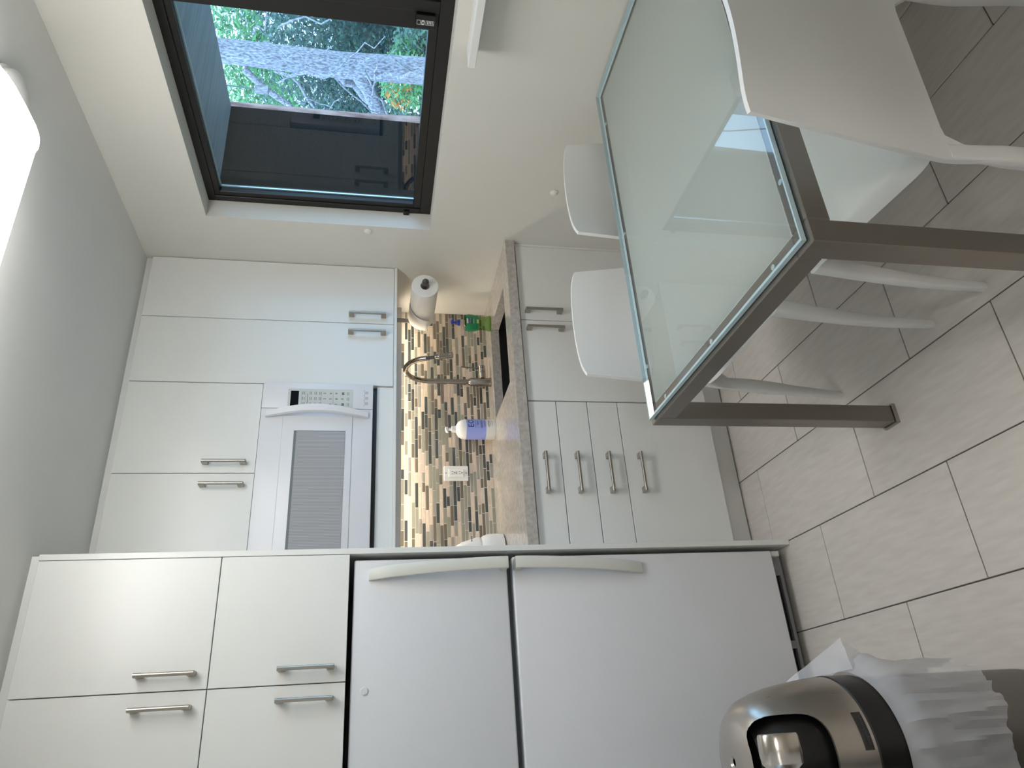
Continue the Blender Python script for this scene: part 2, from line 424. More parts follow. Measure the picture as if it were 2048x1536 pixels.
# outlet
ot = thing('wall_outlet', 'white double outlet with test buttons on the backsplash', 'outlet', (-.865, .598, 1.088))
pl = box('cover_plate', -.9005, -.8295, .5945, .6015, 1.0325, 1.1445, M['white'], ot, .002)
rc = box('receptacle', -.8835, -.8465, .589, .593, 1.054, 1.123, M['white'], ot, .0015)
sl = []
for zc in (1.072, 1.105): sl += [(-.8715, -.8695, .5884, .5892, zc-.004, zc+.005), (-.8605, -.8585, .5884, .5892, zc-.004, zc+.005), (-.8675, -.8625, .5884, .5892, zc-.011, zc-.007)]
boxes('slots', sl, M['ink'], rc)
boxes('buttons', [(-.8705, -.8665, .588, .5892, 1.085, 1.091), (-.8635, -.8595, .588, .5892, 1.085, 1.091)], M['inkgrey'], rc)
for zc in (1.042, 1.135): lathe('screw', [(.003, 0), (.003, -.001), (.001, -.0012)], (-.865, .5925, zc), M['nickel'], ot, axis='y', n=10)

# ------------------------------------------------------------------ wall cabinets and microwave
wc = thing('wall_cabinet', 'white tall two-door wall cabinet beside the window wall', 'cabinet', (-.305, .42, ZU))
box('body', -.6085, -.0008, YU+.020, .602, ZU+.03, ZT, M['cab'], wc)
front('door', wc, -.3044, -.002, ZU+.013, ZT, YU, hx=-.268, hz=1.501)
front('door', wc, -.6090, -.3044, ZU+.013, ZT, YU, hx=-.357, hz=1.501)
mc = thing('microwave_cabinet', 'white two-door wall cabinet above the microwave', 'cabinet', (-1.0, .42, 1.9))
box('body', -1.378, -.6097, YU+.020, .602, 1.908, ZT, M['cab'], mc)
front('door', mc, -.9949, -.6097, 1.908, ZT, YU, hx=-.955, hz=2.022)
front('door', mc, -1.380, -.9949, 1.908, ZT, YU, hx=-1.045, hz=2.022)
box('end_filler', -1.398, -1.381, YU, YU+.019, ZU+.013, ZT, M['cab'], mc)
box('side_panel', -1.398, -1.381, YU+.02, .602, 1.39, ZT, M['cab'], mc)
box('lower_panel', -1.380, -.611, YU+.008, YU+.027, ZU+.013, 1.452, M['cab'], mc)
struct(box('trim_2', -1.398, -.001, YU-.002, YU+.018, ZU, ZU+.0125, M['cab'], None, .001), 'white light rail under the wall cabinets')
struct(box('trim_3', -1.398, -.001, YU+.02, YU+.035, ZT+.0005, H-.0005, M['cab']), 'recessed filler strip between wall cabinets and ceiling')
mw = thing('microwave_oven', 'white built-in microwave with a curved door handle', 'microwave', (-1.0, .42, 1.468))
MF = .205
box('body', -1.379, -.6105, MF+.045, .60, 1.469, 1.9045, M['appl'], mw)
cp = box('control_panel', -.7295, -.6165, MF, MF+.045, 1.469, 1.904, M['appl'], mw, .003, 2)
kp = box('keypad', -.7285, -.643, MF-.0012, MF+.001, 1.551, 1.806, M['panelgrey'], cp, .0005)
box('display_screen', -.7275, -.6535, MF-.002, MF, 1.764, 1.7955, M['display'], cp)
nums = [('1', '2', '3'), ('4', '5', '6'), ('7', '8', '9'), ('', '0', '')]
kx = [-.7115, -.687, -.6625]
for rI, rr in enumerate(nums):
    for cI, ch in enumerate(rr):
        if ch: text('digit', ch, .014, (kx[cI], MF-.0014, 1.662-rI*.0235), (1,0,0), (0,0,1), M['ink'], cp)
bars = []
for zc in (1.744, 1.716, 1.697, 1.679, 1.568):
    for xc in kx:
        for q in range(2): bars.append((xc-.007, xc+.007, MF-.0015, MF-.001, zc+.0035-q*.006, zc+.0055-q*.006))
for xc in (kx[0], kx[2]):
    bars.append((xc-.006, xc+.006, MF-.0015, MF-.001, 1.585, 1.5945))
bars += [(-.718, -.656, MF-.0015, MF-.001, 1.6755, 1.6763), (-.718, -.656, MF-.0015, MF-.001, 1.6285, 1.6293), (-.71, -.664, MF-.0015, MF-.001, 1.7285, 1.7305)]
bars += [(-.7185, -.6555, MF-.0015, MF-.001, zz, zz+.0006) for zz in (1.738, 1.7525)]
boxes('key_legends', bars, M['inkgrey'], cp)
boxes('printed_bracket', [(-.715, -.645, MF-.0003, MF+.0003, 1.503, 1.5037)] + [(xx, xx+.0007, MF-.0003, MF+.0003, 1.503, 1.509) for xx in (-.715, -.692, -.669, -.6457)] + [(xx, xx+.012, MF-.0003, MF+.0003, zz, zz+.0015) for xx in (-.711, -.687, -.662) for zz in (1.4985, 1.494, 1.490)], M['inkgrey'], cp)
dr = box('door', -1.378, -.7315, MF, MF+.044, 1.469, 1.904, M['appl'], mw, .003, 2)
box('door_panel', -1.360, -.765, MF-.004, MF+.001, 1.548, 1.818, M['appl'], dr, .0035, 2)
# window with a dark bevel, recessed look
box('window_bezel', -1.302, -.829, MF-.0046, MF-.0036, 1.574, 1.772, M['gasket'], dr)
box('window', -1.300, -.8315, MF-.0052, MF-.0044, 1.575, 1.762, M['mwin'], dr)
bm = bmesh.new(); rings = []
for k in range(21):
    tt = k/20; zz = 1.487+tt*(1.885-1.487); bow = math.sin(PI*tt)
    yc = MF-.006-.034*bow; xc = -.760+.016*bow; wd_ = .0125+.005*(1-abs(2*tt-1))
    rings.append([Vector((xc-wd_, yc+.006, zz)), Vector((xc-wd_*.8, yc-.006, zz)), Vector((xc+wd_*.8, yc-.008, zz)), Vector((xc+wd_, yc+.004, zz)), Vector((xc, yc+.010, zz))])
bm_ring(bm, rings); link('handle', fin(bm, 'handle'), M['appl'], dr, 60)

box('gap_shadow', -1.379, -.6115, MF+.05, .30, 1.4535, 1.4685, M['black'], mw)  # black strip standing in for the shadow in the gap below the microwave
# LED bar under the wall cabinets
lb = thing('led_bar', 'long warm LED light bar under the wall cabinets', 'light', (-.7, .5, 1.36))
boxes('housing', [(-1.36, -.06, .470, .580, 1.357, 1.402), (-1.36, -.06, .470, .474, 1.343, 1.357)], M['white'], lb)
box('diffuser', -1.35, -.07, .482, .562, 1.3535, 1.3568, M['led'], lb)
ledm = None
for k in range(17):
    xx = -.11-.075*k
    if ledm is None:
        o = lathe('led', [(.0045, 1.3534), (.0045, 1.352), (.002, 1.3512)], (0, .522, 0), M['leddot'], lb, n=8); ledm = o.data; o.location.x = xx
    else:
        o = bpy.data.objects.new('led', ledm); C.objects.link(o); o.parent = lb; o.matrix_parent_inverse = Matrix.Translation(-Vector(lb.location)); o.location.x = xx
boxes('mount_clip', [(-.12, -.10, .49, .52, 1.402, 1.4028)], M['nickel'], lb)

# ------------------------------------------------------------------ fridge surround and fridge
tc_ = thing('fridge_cabinet', 'white four-door cabinet surrounding the fridge, with tall side panel', 'cabinet', (-1.8, .2, 0))
box('side_panel', -1.418, XP, YP, .602, 0, ZT, M['cab'], tc_, .0009)
box('side_panel', -2.205, -2.187, YP, .602, 0, ZT, M['cab'], tc_, .0009)
box('body', -2.186, -1.419, YP+.0205, .602, 1.545, ZT, M['cab'], tc_)
XJ = -1.793
front('door', tc_, XJ, -1.4185, 1.910, ZT, YP, hx=-1.750, hz=2.023)
front('door', tc_, -2.186, XJ, 1.910, ZT, YP, hx=-1.838, hz=2.0245)
front('door', tc_, XJ, -1.4185, 1.527, 1.910, YP, hx=-1.7505, hz=1.6415)
front('door', tc_, -2.186, XJ, 1.527, 1.910, YP, hx=-1.835, hz=1.641)
struct(box('trim_4', -2.2, -1.401, YP+.02, YP+.035, ZT+.0005, H-.0005, M['cab']), 'recessed filler strip above the fridge cabinet')
fr = thing('refrigerator', 'white top-freezer refrigerator standing inside the cabinet', 'refrigerator', (-1.8, .2, 0))
FX = -1.434; FL = -2.178; FY = -.172
box('body', FL, FX, FY+.075, .55, .035, 1.512, M['appl'], fr, .003)
boxes('gasket', [(FL+.012, FX-.008, FY+.055, FY+.0748, .08, .995), (FL+.012, FX-.008, FY+.055, FY+.0748, 1.03, 1.508)], M['gasket'], fr)
box('divider', FL+.004, FX-.003, FY+.05, FY+.0748, .9955, 1.0295, M['gasket'], fr)
fz = box('freezer_door', FL, FX, FY, FY+.0545, 1.0245, 1.5145, M['appl'], fr, .006, 3)
fd = box('fridge_door', FL, FX, FY, FY+.0545, .068, 1.0055, M['appl'], fr, .006, 3)
def bow_handle(parent, z0, z1, zflat):
    bm = bmesh.new(); rings = []
    for k in range(25):
        tt = k/24; zz = z0+(z1-z0)*tt
        u_ = tt if zflat == 'low' else 1-tt            # u_=0 at the split between doors
        out = .052*math.sqrt(max(0, 1-(u_)**2.4)) if u_ > .02 else .050
        out = max(out, .012); xx = -1.4615-.020*u_**1.6
        w = .0185
        rings.append([Vector((xx-w, FY-out+.013, zz)), Vector((xx-w, FY-out+.002, zz)), Vector((xx-w+.003, FY-out, zz)), Vector((xx+w-.003, FY-out, zz)), Vector((xx+w, FY-out+.002, zz)), Vector((xx+w, FY-out+.013, zz))])
    bm_ring(bm, rings)
    for zz in ((z0, z0+.022) if zflat == 'low' else (z1-.022, z1),): bm_box(bm, -1.478, -1.445, FY-.04, FY+.002, zz[0], zz[1], .001)
    for zz in ((z1-.03, z1-.004) if zflat == 'low' else (z0+.004, z0+.03),): bm_box(bm, -1.497, -1.466, FY-.013, FY+.002, zz[0], zz[1], .001)
    link('handle', fin(bm, 'handle'), M['handle_w'], parent, 40)
bow_handle(fz, 1.027, 1.468, 'low')
bow_handle(fd, .562, 1.003, 'high')
lathe('badge', [(.0115, 0), (.0115, -.0025), (.0095, -.004), (.004, -.0042)], (-1.82, FY, 1.474), M['appl'], fz, axis='y', n=24)
boxes('kick_grille', [(FL+.03, -1.447, FY+.032, FY+.046, .022, .034), (FL+.03, -1.447, FY+.032, FY+.046, .057, .066)] + [(x0, x1, FY+.032, FY+.046, .034, .057) for x0, x1 in ((-1.515, -1.447), (-1.76, -1.735), (-2.01, -1.985), (FL+.03, -2.1))], M['metalgrey'], fr)
boxes('grille_slats', [(FL+.04, -1.45, FY+.036, FY+.05, z0, z0+.003) for z0 in (.038, .045, .052)], M['black'], fr)
box('hinge_block', -1.452, -1.4345, FY+.006, FY+.05, .036, .066, M['handle_w'], fr, .001)
for xx in (-1.5, -2.1): lathe('foot', [(.02, .0), (.02, .015), (.01, .036)], (xx, 0, 0), M['black'], fr, n=12)

# ------------------------------------------------------------------ things on the counter
sb = thing('soap_bottle', 'green see-through hand soap bottle with blue pump by the wall', 'bottle', (-.148, .445, CT))
def oval(name, prof, cx, cy, ratio, mat, parent, n=28, cap=True):
    bm = bmesh.new(); rings = []
    for r, h in prof: rings.append([Vector((cx+r*math.cos(2*PI*i/n), cy+r*ratio*math.sin(2*PI*i/n), h)) for i in range(n)])
    bm_ring(bm, rings, cap=cap); return link(name, fin(bm, name), mat, parent, 50)
oval('body', [(.040, CT+.0004), (.043, CT+.004), (.040, CT+.02), (.0365, CT+.04), (.038, CT+.06), (.044, CT+.085), (.0465, CT+.105), (.044, CT+.122)], -.148, .445, .55, M['soap'], sb)
oval('shoulder', [(.0438, CT+.1221), (.036, CT+.138), (.022, CT+.148), (.014, CT+.152)], -.148, .445, .55, M['clearp'], sb)
lab = oval('label', [(.0395, CT+.062), (.0448, CT+.085), (.0473, CT+.105), (.0446, CT+.1235)], -.148, .445, .57, M['green'], sb, cap=False)
nrm = Vector((-.10, -1, 0)).normalized(); lx = Vector((0,0,1)).cross(-nrm) * -1
lx = Vector((1, -.10, 0)).normalized()
def plate(name, w, h, cz, off, mat, parent, cx=-.150, cy=.445, depth=.0272):
    bm = bmesh.new(); c = Vector((cx, cy, cz))+nrm*(depth+off)
    vs_ = [bm.verts.new(c+lx*(sx*w/2)+Vector((0,0,sz*h/2))+nrm*dd) for dd in (0, .0008) for sx, sz in ((-1,-1),(1,-1),(1,1),(-1,1))]
    for f in ((0,1,2,3), (4,5,6,7), (0,1,5,4), (1,2,6,5), (2,3,7,6), (3,0,4,7)): bm.faces.new([vs_[i] for i in f])
    return link(name, fin(bm, name), mat, parent)
plate('label_box', .032, .013, CT+.105, .0002, M['navylabel'], lab)
text('lettering', 'Softsoap', .0088, Vector((-.150, .445, CT+.105))+nrm*.0286, lx, (0,0,1), M['inkwhite'], lab)
plate('label_arc', .026, .008, CT+.1165, -.0012, M['inkwhite'], lab)
plate('label_band', .026, .003, CT+.086, -.0008, M['lime'], lab)
plate('label_leaf', .020, .010, CT+.066, -.0035, M['lime'], lab)
lathe('collar', [(.0145, CT+.150), (.0145, CT+.163), (.010, CT+.166)], (-.148, .445, 0), M['navy'], sb, n=20)
lathe('stem', [(.0055, CT+.166), (.0055, CT+.186), (.007, CT+.187), (.007, CT+.194)], (-.148, .445, 0), M['navy'], sb, n=14)
tube('nozzle', [(-.148, .445, CT+.19), (-.148, .425, CT+.1915), (-.147, .410, CT+.188)], [.006, .005, .004], M['navy'], sb, 10)

eb = thing('lotion_bottle', 'white pump bottle with a lilac band label', 'bottle', (-.683, .51, CT))
bx, by = -.683, .51
lathe('body', [(.045, CT+.0004), (.0465, CT+.004), (.0465, CT+.140), (.044, CT+.155), (.034, CT+.170), (.018, CT+.179), (.014, CT+.182)], (bx, by, 0), M['white'], eb, n=36)
lbl = lathe('label_band', [(.0468, CT+.045), (.0468, CT+.135)], (bx, by, 0), M['lilac'], eb, n=36, cap=False)
def wrap(name, s, size, zc, ang, mat):
    o = text(name, s, size, (0,0,0), (1,0,0), (0,0,1), mat, lbl)
    for v in o.data.vertices:
        a = ang+v.co.x/.0468; r = .0470+.0004
        v.co = Vector((bx+r*math.sin(a), by-r*math.cos(a), zc+v.co.z))
A0 = .30
wrap('lettering', 'EO', .036, CT+.113, A0, M['navylabel'])
wrap('lettering', 'hand', .012, CT+.084, A0, M['navylabel'])
wrap('lettering', 'sanitizer', .0155, CT+.067, A0, M['navylabel'])
def wbar(lst, mat, name):
    bm = bmesh.new()
    for zc, w, h in lst:
        rings = []
        for k in range(7):
            a = A0+(k/6-.5)*w/.0468
            rings.append([Vector((bx+r*math.sin(a), by-r*math.cos(a), zc+s*h/2)) for r, s in ((.0466,-1),(.0472,-1),(.0472,1),(.0466,1))])
        bm_ring(bm, rings)
    link(name, fin(bm, name), mat, eb)
wbar([(CT+.0945, .05, .0007), (CT+.052, .04, .0012)], M['navylabel'], 'label_rules')
wbar([(CT+.033, .040, .0028), (CT+.027, .03, .0012), (CT+.017, .034, .001)], M['inkgrey'], 'small_print')
lathe('collar', [(.0155, CT+.182), (.0155, CT+.198), (.008, CT+.201), (.006, CT+.215)], (bx, by, 0), M['white'], eb, n=20)
lathe('pump_head', [(.005, CT+.214), (.011, CT+.218), (.012, CT+.226), (.006, CT+.229)], (bx, by, 0), M['white'], eb, n=16)
tube('nozzle', [(bx, by, CT+.223), (bx-.02, by-.018, CT+.224), (bx-.027, by-.024, CT+.218)], [.006, .005, .004], M['white'], eb, 10)

ap = thing('countertop_appliance', 'white rounded countertop appliance half hidden by the fridge panel', 'appliance', (-1.27, .45, CT))
oval('base', [(.080, CT+.0004), (.092, CT+.006), (.094, CT+.03), (.092, CT+.07), (.084, CT+.092), (.078, CT+.098)], -1.283, .45, .8, M['white'], ap, 36)
oval('waist', [(.078, CT+.0982), (.078, CT+.106)], -1.283, .45, .8, M['handle_w'], ap, 36)
oval('hood', [(.080, CT+.1063), (.080, CT+.113), (.060, CT+.180), (.045, CT+.205), (.03, CT+.21)], -1.283, .45, .8, M['white'], ap, 36)
boxes('printed_marks', [(-1.235+k*.008, -1.231+k*.008, .384, .388, CT+.142, CT+.147) for k in range(3)], M['ink'], ap)

# paper towel roll on its rod under the wall cabinet
RX, RZ = -.133, 1.252
ph = thing('towel_holder', 'grey metal rod holding the paper towel roll', 'holder', (RX, .3, 1.37))
lathe('rod', [(.008, .165), (.008, .47)], (RX, 0, RZ), M['nickel'], ph, axis='y', n=16)
lathe('end_knob', [(.002, .128), (.010, .130), (.0145, .136), (.0155, .146), (.0145, .158), (.008, .166)], (RX, 0, RZ), principled('knob_grey', (.10,.095,.09), .3, .6), ph, axis='y', n=24)
boxes('bracket', [(RX-.012, RX+.012, .466, .474, RZ-.014, 1.402)], M['nickel'], ph, .002)
pr_ = thing('paper_towel_roll', 'white paper towel roll hanging under the wall cabinet', 'paper towel', (RX, .3, RZ))
bm = bmesh.new(); n = 40; rings = []
for r, y in ((.0205, .435), (.0205, .171), (.058, .171), (.060, .173), (.060, .433), (.058, .435), (.0205, .435)):
    rings.append([Vector((RX+r*math.cos(2*PI*i/n), y, RZ+r*math.sin(2*PI*i/n))) for i in range(n)])
bm_ring(bm, rings, cap=False); link('roll', fin(bm, 'roll'), M['paper'], pr_, 40)
bm = bmesh.new(); rings = []
for k in range(13):      # loose sheet curling off the top back of the roll
    a = math.radians(95-k*9.5); r = .0612+.0003*k**1.7
    rings.append([Vector((RX-r*math.cos(a)*1.0, yy, RZ+r*math.sin(a)*(1+.008*k))) for yy in (.30+.004*k, .43)])
for a_, c_ in zip(rings, rings[1:]):
    bm.faces.new([bm.verts.new(p) for p in (a_[0], a_[1], c_[1], c_[0])])
bmesh.ops.remove_doubles(bm, verts=bm.verts, dist=1e-5)
so = link('loose_sheet', fin(bm, 'loose_sheet'), M['paper'], pr_, 60)
md = so.modifiers.new('thickness', 'SOLIDIFY'); md.thickness = .0006

# ------------------------------------------------------------------ table
tb = thing('dining_table', 'frosted glass top table on a brushed steel frame', 'table', (-.62, -1.22, 0))
TX0, TX1, TY0, TY1, TZ = -1.243, -.006, -1.622, -.823, .7365
GX0, GX1, GY0, GY1 = -1.2335, -.010, -1.610, -.836
gl = box('glass_top', GX0+.001, GX1-.001, GY0+.001, GY1-.001, TZ-.0105, TZ, M['clear'], tb)
box('frosted_layer', GX0+.036, GX1-.036, GY0+.036, GY1-.036, TZ-.013, TZ-.0112, M['frost'], tb)
boxes('glass_edge', [(GX0, GX0+.001, GY0, GY1, TZ-.0105, TZ-.001), (GX1-.001, GX1, GY0, GY1, TZ-.0105, TZ-.001), (GX0+.001, GX1-.001, GY0, GY0+.001, TZ-.0105, TZ-.001), (GX0+.001, GX1-.001, GY1-.001, GY1, TZ-.0105, TZ-.001)], M['edge'], gl)
boxes('edge_sky_sheen', [(GX0+.002, GX0+.016, GY0+.002, GY1-.002, TZ-.0118, TZ-.0108), (GX1-.016, GX1-.002, GY0+.002, GY1-.002, TZ-.0118, TZ-.0108), (GX0+.016, GX1-.016, GY0+.002, GY0+.016, TZ-.0118, TZ-.0108), (GX0+.016, GX1-.016, GY1-.016, GY1-.002, TZ-.0118, TZ-.0108)], M['edge'], gl)  # pale blue strips: the bevel's sky reflection put in as colour
ZF0, ZF1, W = .674, .7225, .05
for a in ((TX0+W, TX1-W, TY0, TY0+W), (TX0+W, TX1-W, TY1-W, TY1), (TX0, TX0+W, TY0+W, TY1-W), (TX1-W, TX1, TY0+W, TY1-W)):
    box('rail', *a, ZF0, ZF1, M['steel'], tb, .002)
for lx0, ly0 in ((TX0, TY0), (TX0, TY1-W), (TX1-W, TY0), (TX1-W, TY1-W)):
    lg = box('leg', lx0, lx0+W, ly0, ly0+W, .012, ZF1, M['steel'], tb, .002)
    cx_, cy_ = lx0+W/2, ly0+W/2
    boxes('foot', [(cx_-.029, cx_+.029, cy_-.029, cy_-.0255, 0, .012), (cx_-.029, cx_+.029, cy_+.0255, cy_+.029, 0, .012), (cx_-.029, cx_-.0255, cy_-.0255, cy_+.0255, 0, .012), (cx_+.0255, cx_+.029, cy_-.0255, cy_+.0255, 0, .012), (cx_-.022, cx_+.022, cy_-.022, cy_+.022, 0, .0118)], M['nickel'], lg)
pad = None
for px_, py_ in [(GX0+.022, yy) for yy in (-1.50, -1.22, -.94)] + [(xx, GY0+.022) for xx in (-1.08, -.62, -.16)] + [(xx, GY1-.022) for xx in (-1.08, -.62, -.16)]:
    if pad is None:
        o = lathe('spacer_pad', [(.006, TZ-.0139), (.006, TZ-.0107)], (0, 0, 0), M['alu'], tb, n=14); pad = o.data
    else:
        o = bpy.data.objects.new('spacer_pad', pad); C.objects.link(o); o.parent = tb; o.matrix_parent_inverse = Matrix.Translation(-Vector(tb.location))
    o.location = (px_, py_, 0)

# ------------------------------------------------------------------ chairs (built once, in own coordinates, then copied)
def smoothstep(t): t = max(0, min(1, t)); return t*t*(3-2*t)
def slab(name, grid, thick, parent):
    """closed shell from a grid of points, thickened along its normals"""
    nr, nc = len(grid), len(grid[0]); nrmls = []
    for i in range(nr):
        rowl = []
        for j_ in range(nc):
            a = grid[min(i+1, nr-1)][j_]-grid[max(i-1, 0)][j_]; b_ = grid[i][min(j_+1, nc-1)]-grid[i][max(j_-1, 0)]
            rowl.append(a.cross(b_).normalized())
        nrmls.append(rowl)
    bm = bmesh.new()
    T = [[bm.verts.new(grid[i][j_]) for j_ in range(nc)] for i in range(nr)]
    B = [[bm.verts.new(grid[i][j_]-nrmls[i][j_]*thick) for j_ in range(nc)] for i in range(nr)]
    for i in range(nr-1):
        for j_ in range(nc-1):
            bm.faces.new((T[i][j_], T[i+1][j_], T[i+1][j_+1], T[i][j_+1])); bm.faces.new((B[i][j_], B[i][j_+1], B[i+1][j_+1], B[i+1][j_]))
    bd = [(0, k) for k in range(nc)]+[(k, nc-1) for k in range(1, nr)]+[(nr-1, k) for k in range(nc-2, -1, -1)]+[(k, 0) for k in range(nr-2, 0, -1)]
    for p, q in zip(bd, bd[1:]+bd[:1]): bm.faces.new((T[p[0]][p[1]], T[q[0]][q[1]], B[q[0]][q[1]], B[p[0]][p[1]]))
    return link(name, fin(bm, name), M['chair'], parent, 55)
def make_chair():
    root = thing('dining_chair', '', 'chair')
    # backrest: from the arch over the back legs up to the top edge
    g = []; NR, NCc = 26, 25
    for i in range(NR):
        row = []; v = i/(NR-1)
        for k in range(NCc):
            s = 2*k/(NCc-1)-1; a = abs(s)
            zb = .430-.085*smoothstep((a-.72)/.28)
            ztop = .848-.010*a**8+.004*(1-a*a)
            zz = zb+(ztop-zb)*v
            hw = .233-.050*max(0, min(1, (zz-.42)/.435))**1.05
            yy = -.176-.026*max(0, (zz-.44)/.4)-.030*(1-a*a)*smoothstep((zz-.42)/.3)-.004
            if zz < .45: yy -= .012*(.45-zz)/.1
            row.append(Vector((s*hw, yy, zz)))
        g.append(row)
    slab('backrest', [[p for p in r_] for r_ in g], .011, root)
    # seat
    g = []; NR = 22
    for i in range(NR):
        row = []; v = i/(NR-1)
        for k in range(NCc):
            s = 2*k/(NCc-1)-1; a = abs(s)
            y0 = -.186; y1 = .246-.030*max(0, (a-.80)/.2)**2
            hw = .222-.004*v
            if v > .9: hw -= .012*((v-.9)/.1)**2
            yy = y0+(y1-y0)*v
            zz = .482+.010*v-.010*(1-a*a)*math.sin(PI*min(1, v*1.1))-.030*max(0, (a-.88)/.12)**2
            zz -= .028*max(0, (v-.90)/.10)**2
            if v < .15: zz += .012*((.15-v)/.15)**2
            row.append(Vector((s*hw, yy, zz)))
        g.append(row)
    slab('seat', [r_[::-1] for r_ in g], .011, root)
    for sx in (-1, 1):
        for top, foot, w0, w1 in (((sx*.196, .206, .458), (sx*.232, .212, 0), (.044, .040), (.021, .020)), ((sx*.2115, -.1915, .43), (sx*.236, -.214, 0), (.036, .010), (.024, .022))):
            bm = bmesh.new(); rings = []
            for k in range(9):
                tt = k/8; e_ = tt**.8
                c = Vector(top).lerp(Vector(foot), tt); c.x += (sx*.010*math.sin(PI*tt) if w0[1] > .02 else 0); wx = w0[0]+(w1[0]-w0[0])*e_; wy = w0[1]+(w1[1]-w0[1])*e_
                if w0[1] < .02: wx = .034+.010*math.sin(PI*min(1, tt*1.6))-.012*tt; wy = .008+.030*smoothstep(tt/.35)-.016*tt
                ring = []
                for q in range(16):
                    an = 2*PI*q/16; cs, sn = math.cos(an), math.sin(an)
                    ring.append(c+Vector((math.copysign(abs(cs)**.55, cs)*wx/2, math.copysign(abs(sn)**.55, sn)*wy/2, 0)))
                rings.append(ring)
            bm_ring(bm, rings); link('leg', fin(bm, 'leg'), M['chair'], root, 50)
    return root
proto = make_chair(); first = True
def place_chair(x, y, rz, label):
    global first
    if first: r_ = proto; first = False
    else:
        r_ = proto.copy(); C.objects.link(r_)
        for ch in list(proto.children):
            c = ch.copy(); C.objects.link(c); c.parent = r_
    r_.location = (x, y, 0); r_.rotation_euler = (0, 0, rz); r_['label'] = label; r_['group'] = 'white dining chairs'
    return r_
place_chair(-.842, -1.502, math.radians(-3.0), 'white plastic chair nearest the camera, its back turned to us')
place_chair(-.826, -.884, math.radians(180), 'white plastic chair behind the table, in front of the sink doors')
place_chair(-.362, -.972, math.radians(180), 'white plastic chair behind the table, next to the window wall')
place_chair(-.305, -1.510, math.radians(0), 'white plastic chair mostly cut off, beside the nearest chair')

# ------------------------------------------------------------------ waste bin with hood and bag
BX, BY = -2.05, -.960
bn = thing('waste_bin', 'round steel waste bin with open domed hood and black band', 'bin', (BX, BY, 0))
lathe('body', [(.140, .0), (.142, .004), (.143, .02), (.146, .432)], (BX, BY, 0), principled('bin_steel_shaded', (.20,.185,.175), .45, .6), bn, n=48)  # steel in shadow: the darkening is put into the body colour
lathe('band', [(.146, .4325), (.1505, .4335), (.1515, .497), (.149, .4995)], (BX, BY, 0), M['black'], bn, n=56)
prof = [(.1495, .500), (.1500, .515), (.147, .545), (.142, .585), (.135, .626), (.126, .662), (.113, .694), (.095, .713), (.07, .725), (.04, .730), (.012, .731)]
bm = bmesh.new(); n = 72
rings = [[Vector((BX+r*math.cos(2*PI*i/n), BY+r*math.sin(2*PI*i/n), z)) for i in range(n)] for r, z in prof]
rings += [[Vector((BX+(r-.0045)*math.cos(2*PI*i/n), BY+(r-.0045)*math.sin(2*PI*i/n), z-.0045 if z > .52 else z)) for i in range(n)] for r, z in prof[::-1]]
rings += [rings[0]]
bm_ring(bm, rings, cap=False); bmesh.ops.remove_doubles(bm, verts=bm.verts, dist=1e-6)
# close the tip
tips = [v for v in bm.verts if v.co.z > .739 and (Vector((v.co.x-BX, v.co.y-BY)).length < .02)]
hood = link('hood', fin(bm, 'hood'), M['steel_h'], bn)
cutm = bmesh.new(); nn = 40; rr = []
for yy in (BY-.3, BY-.02):
    ring = []
    for k in range(nn):
        a = 2*PI*k/nn; cs, sn = math.cos(a), math.sin(a)
        ring.append(Vector((BX+math.copysign(abs(cs)**.5, cs)*.080, yy, .653+math.copysign(abs(sn)**.6, sn)*.071)))
    rr.append(ring)
bm_ring(cutm, rr); cut = link('cutter', fin(cutm, 'cutter'), None)
md = hood.modifiers.new('opening', 'BOOLEAN'); md.object = cut; md.operation = 'DIFFERENCE'; md.solver = 'EXACT'
dg = bpy.context.evaluated_depsgraph_get(); me = bpy.data.meshes.new_from_object(hood.evaluated_get(dg))
hood.modifiers.clear(); hood.data = me; bpy.data.objects.remove(cut)
for p in me.polygons: p.use_smooth = True
me.set_sharp_from_angle(angle=math.radians(40))
lathe('inner_shell', [(.134, .50), (.136, .55), (.128, .62), (.112, .67), (.08, .705), (.02, .715)], (BX, BY+.012, 0), M['black'], bn, n=40, cap=False)
boxes('inner_flap', [(BX-.075, BX+.078, BY-.02, BY-.016, .50, .672)], M['dgrey'], bn)
# name plate on the hood below the opening
pt_ = []
bm = bmesh.new(); rings = []
A1 = .52
for k in range(9):
    a = .05+(k/8)*.47
    rings.append([Vector((BX+r*math.sin(a), BY-r*math.cos(a), z)) for r, z in ((.1493, .507), (.1507, .507), (.1503, .526), (.1485, .526))])
bm_ring(bm, rings); npl = link('name_plate', fin(bm, 'name_plate'), principled('plate_dark', (.03,.03,.03), .4), bn)
o = text('lettering', 'simplehuman', .0105, (0,0,0), (1,0,0), (0,0,1), M['inkgrey'], npl)
for v in o.data.vertices:
    a = .285+v.co.x/.150; v.co = Vector((BX+.1512*math.sin(a), BY-.1512*math.cos(a), .5155+v.co.z))
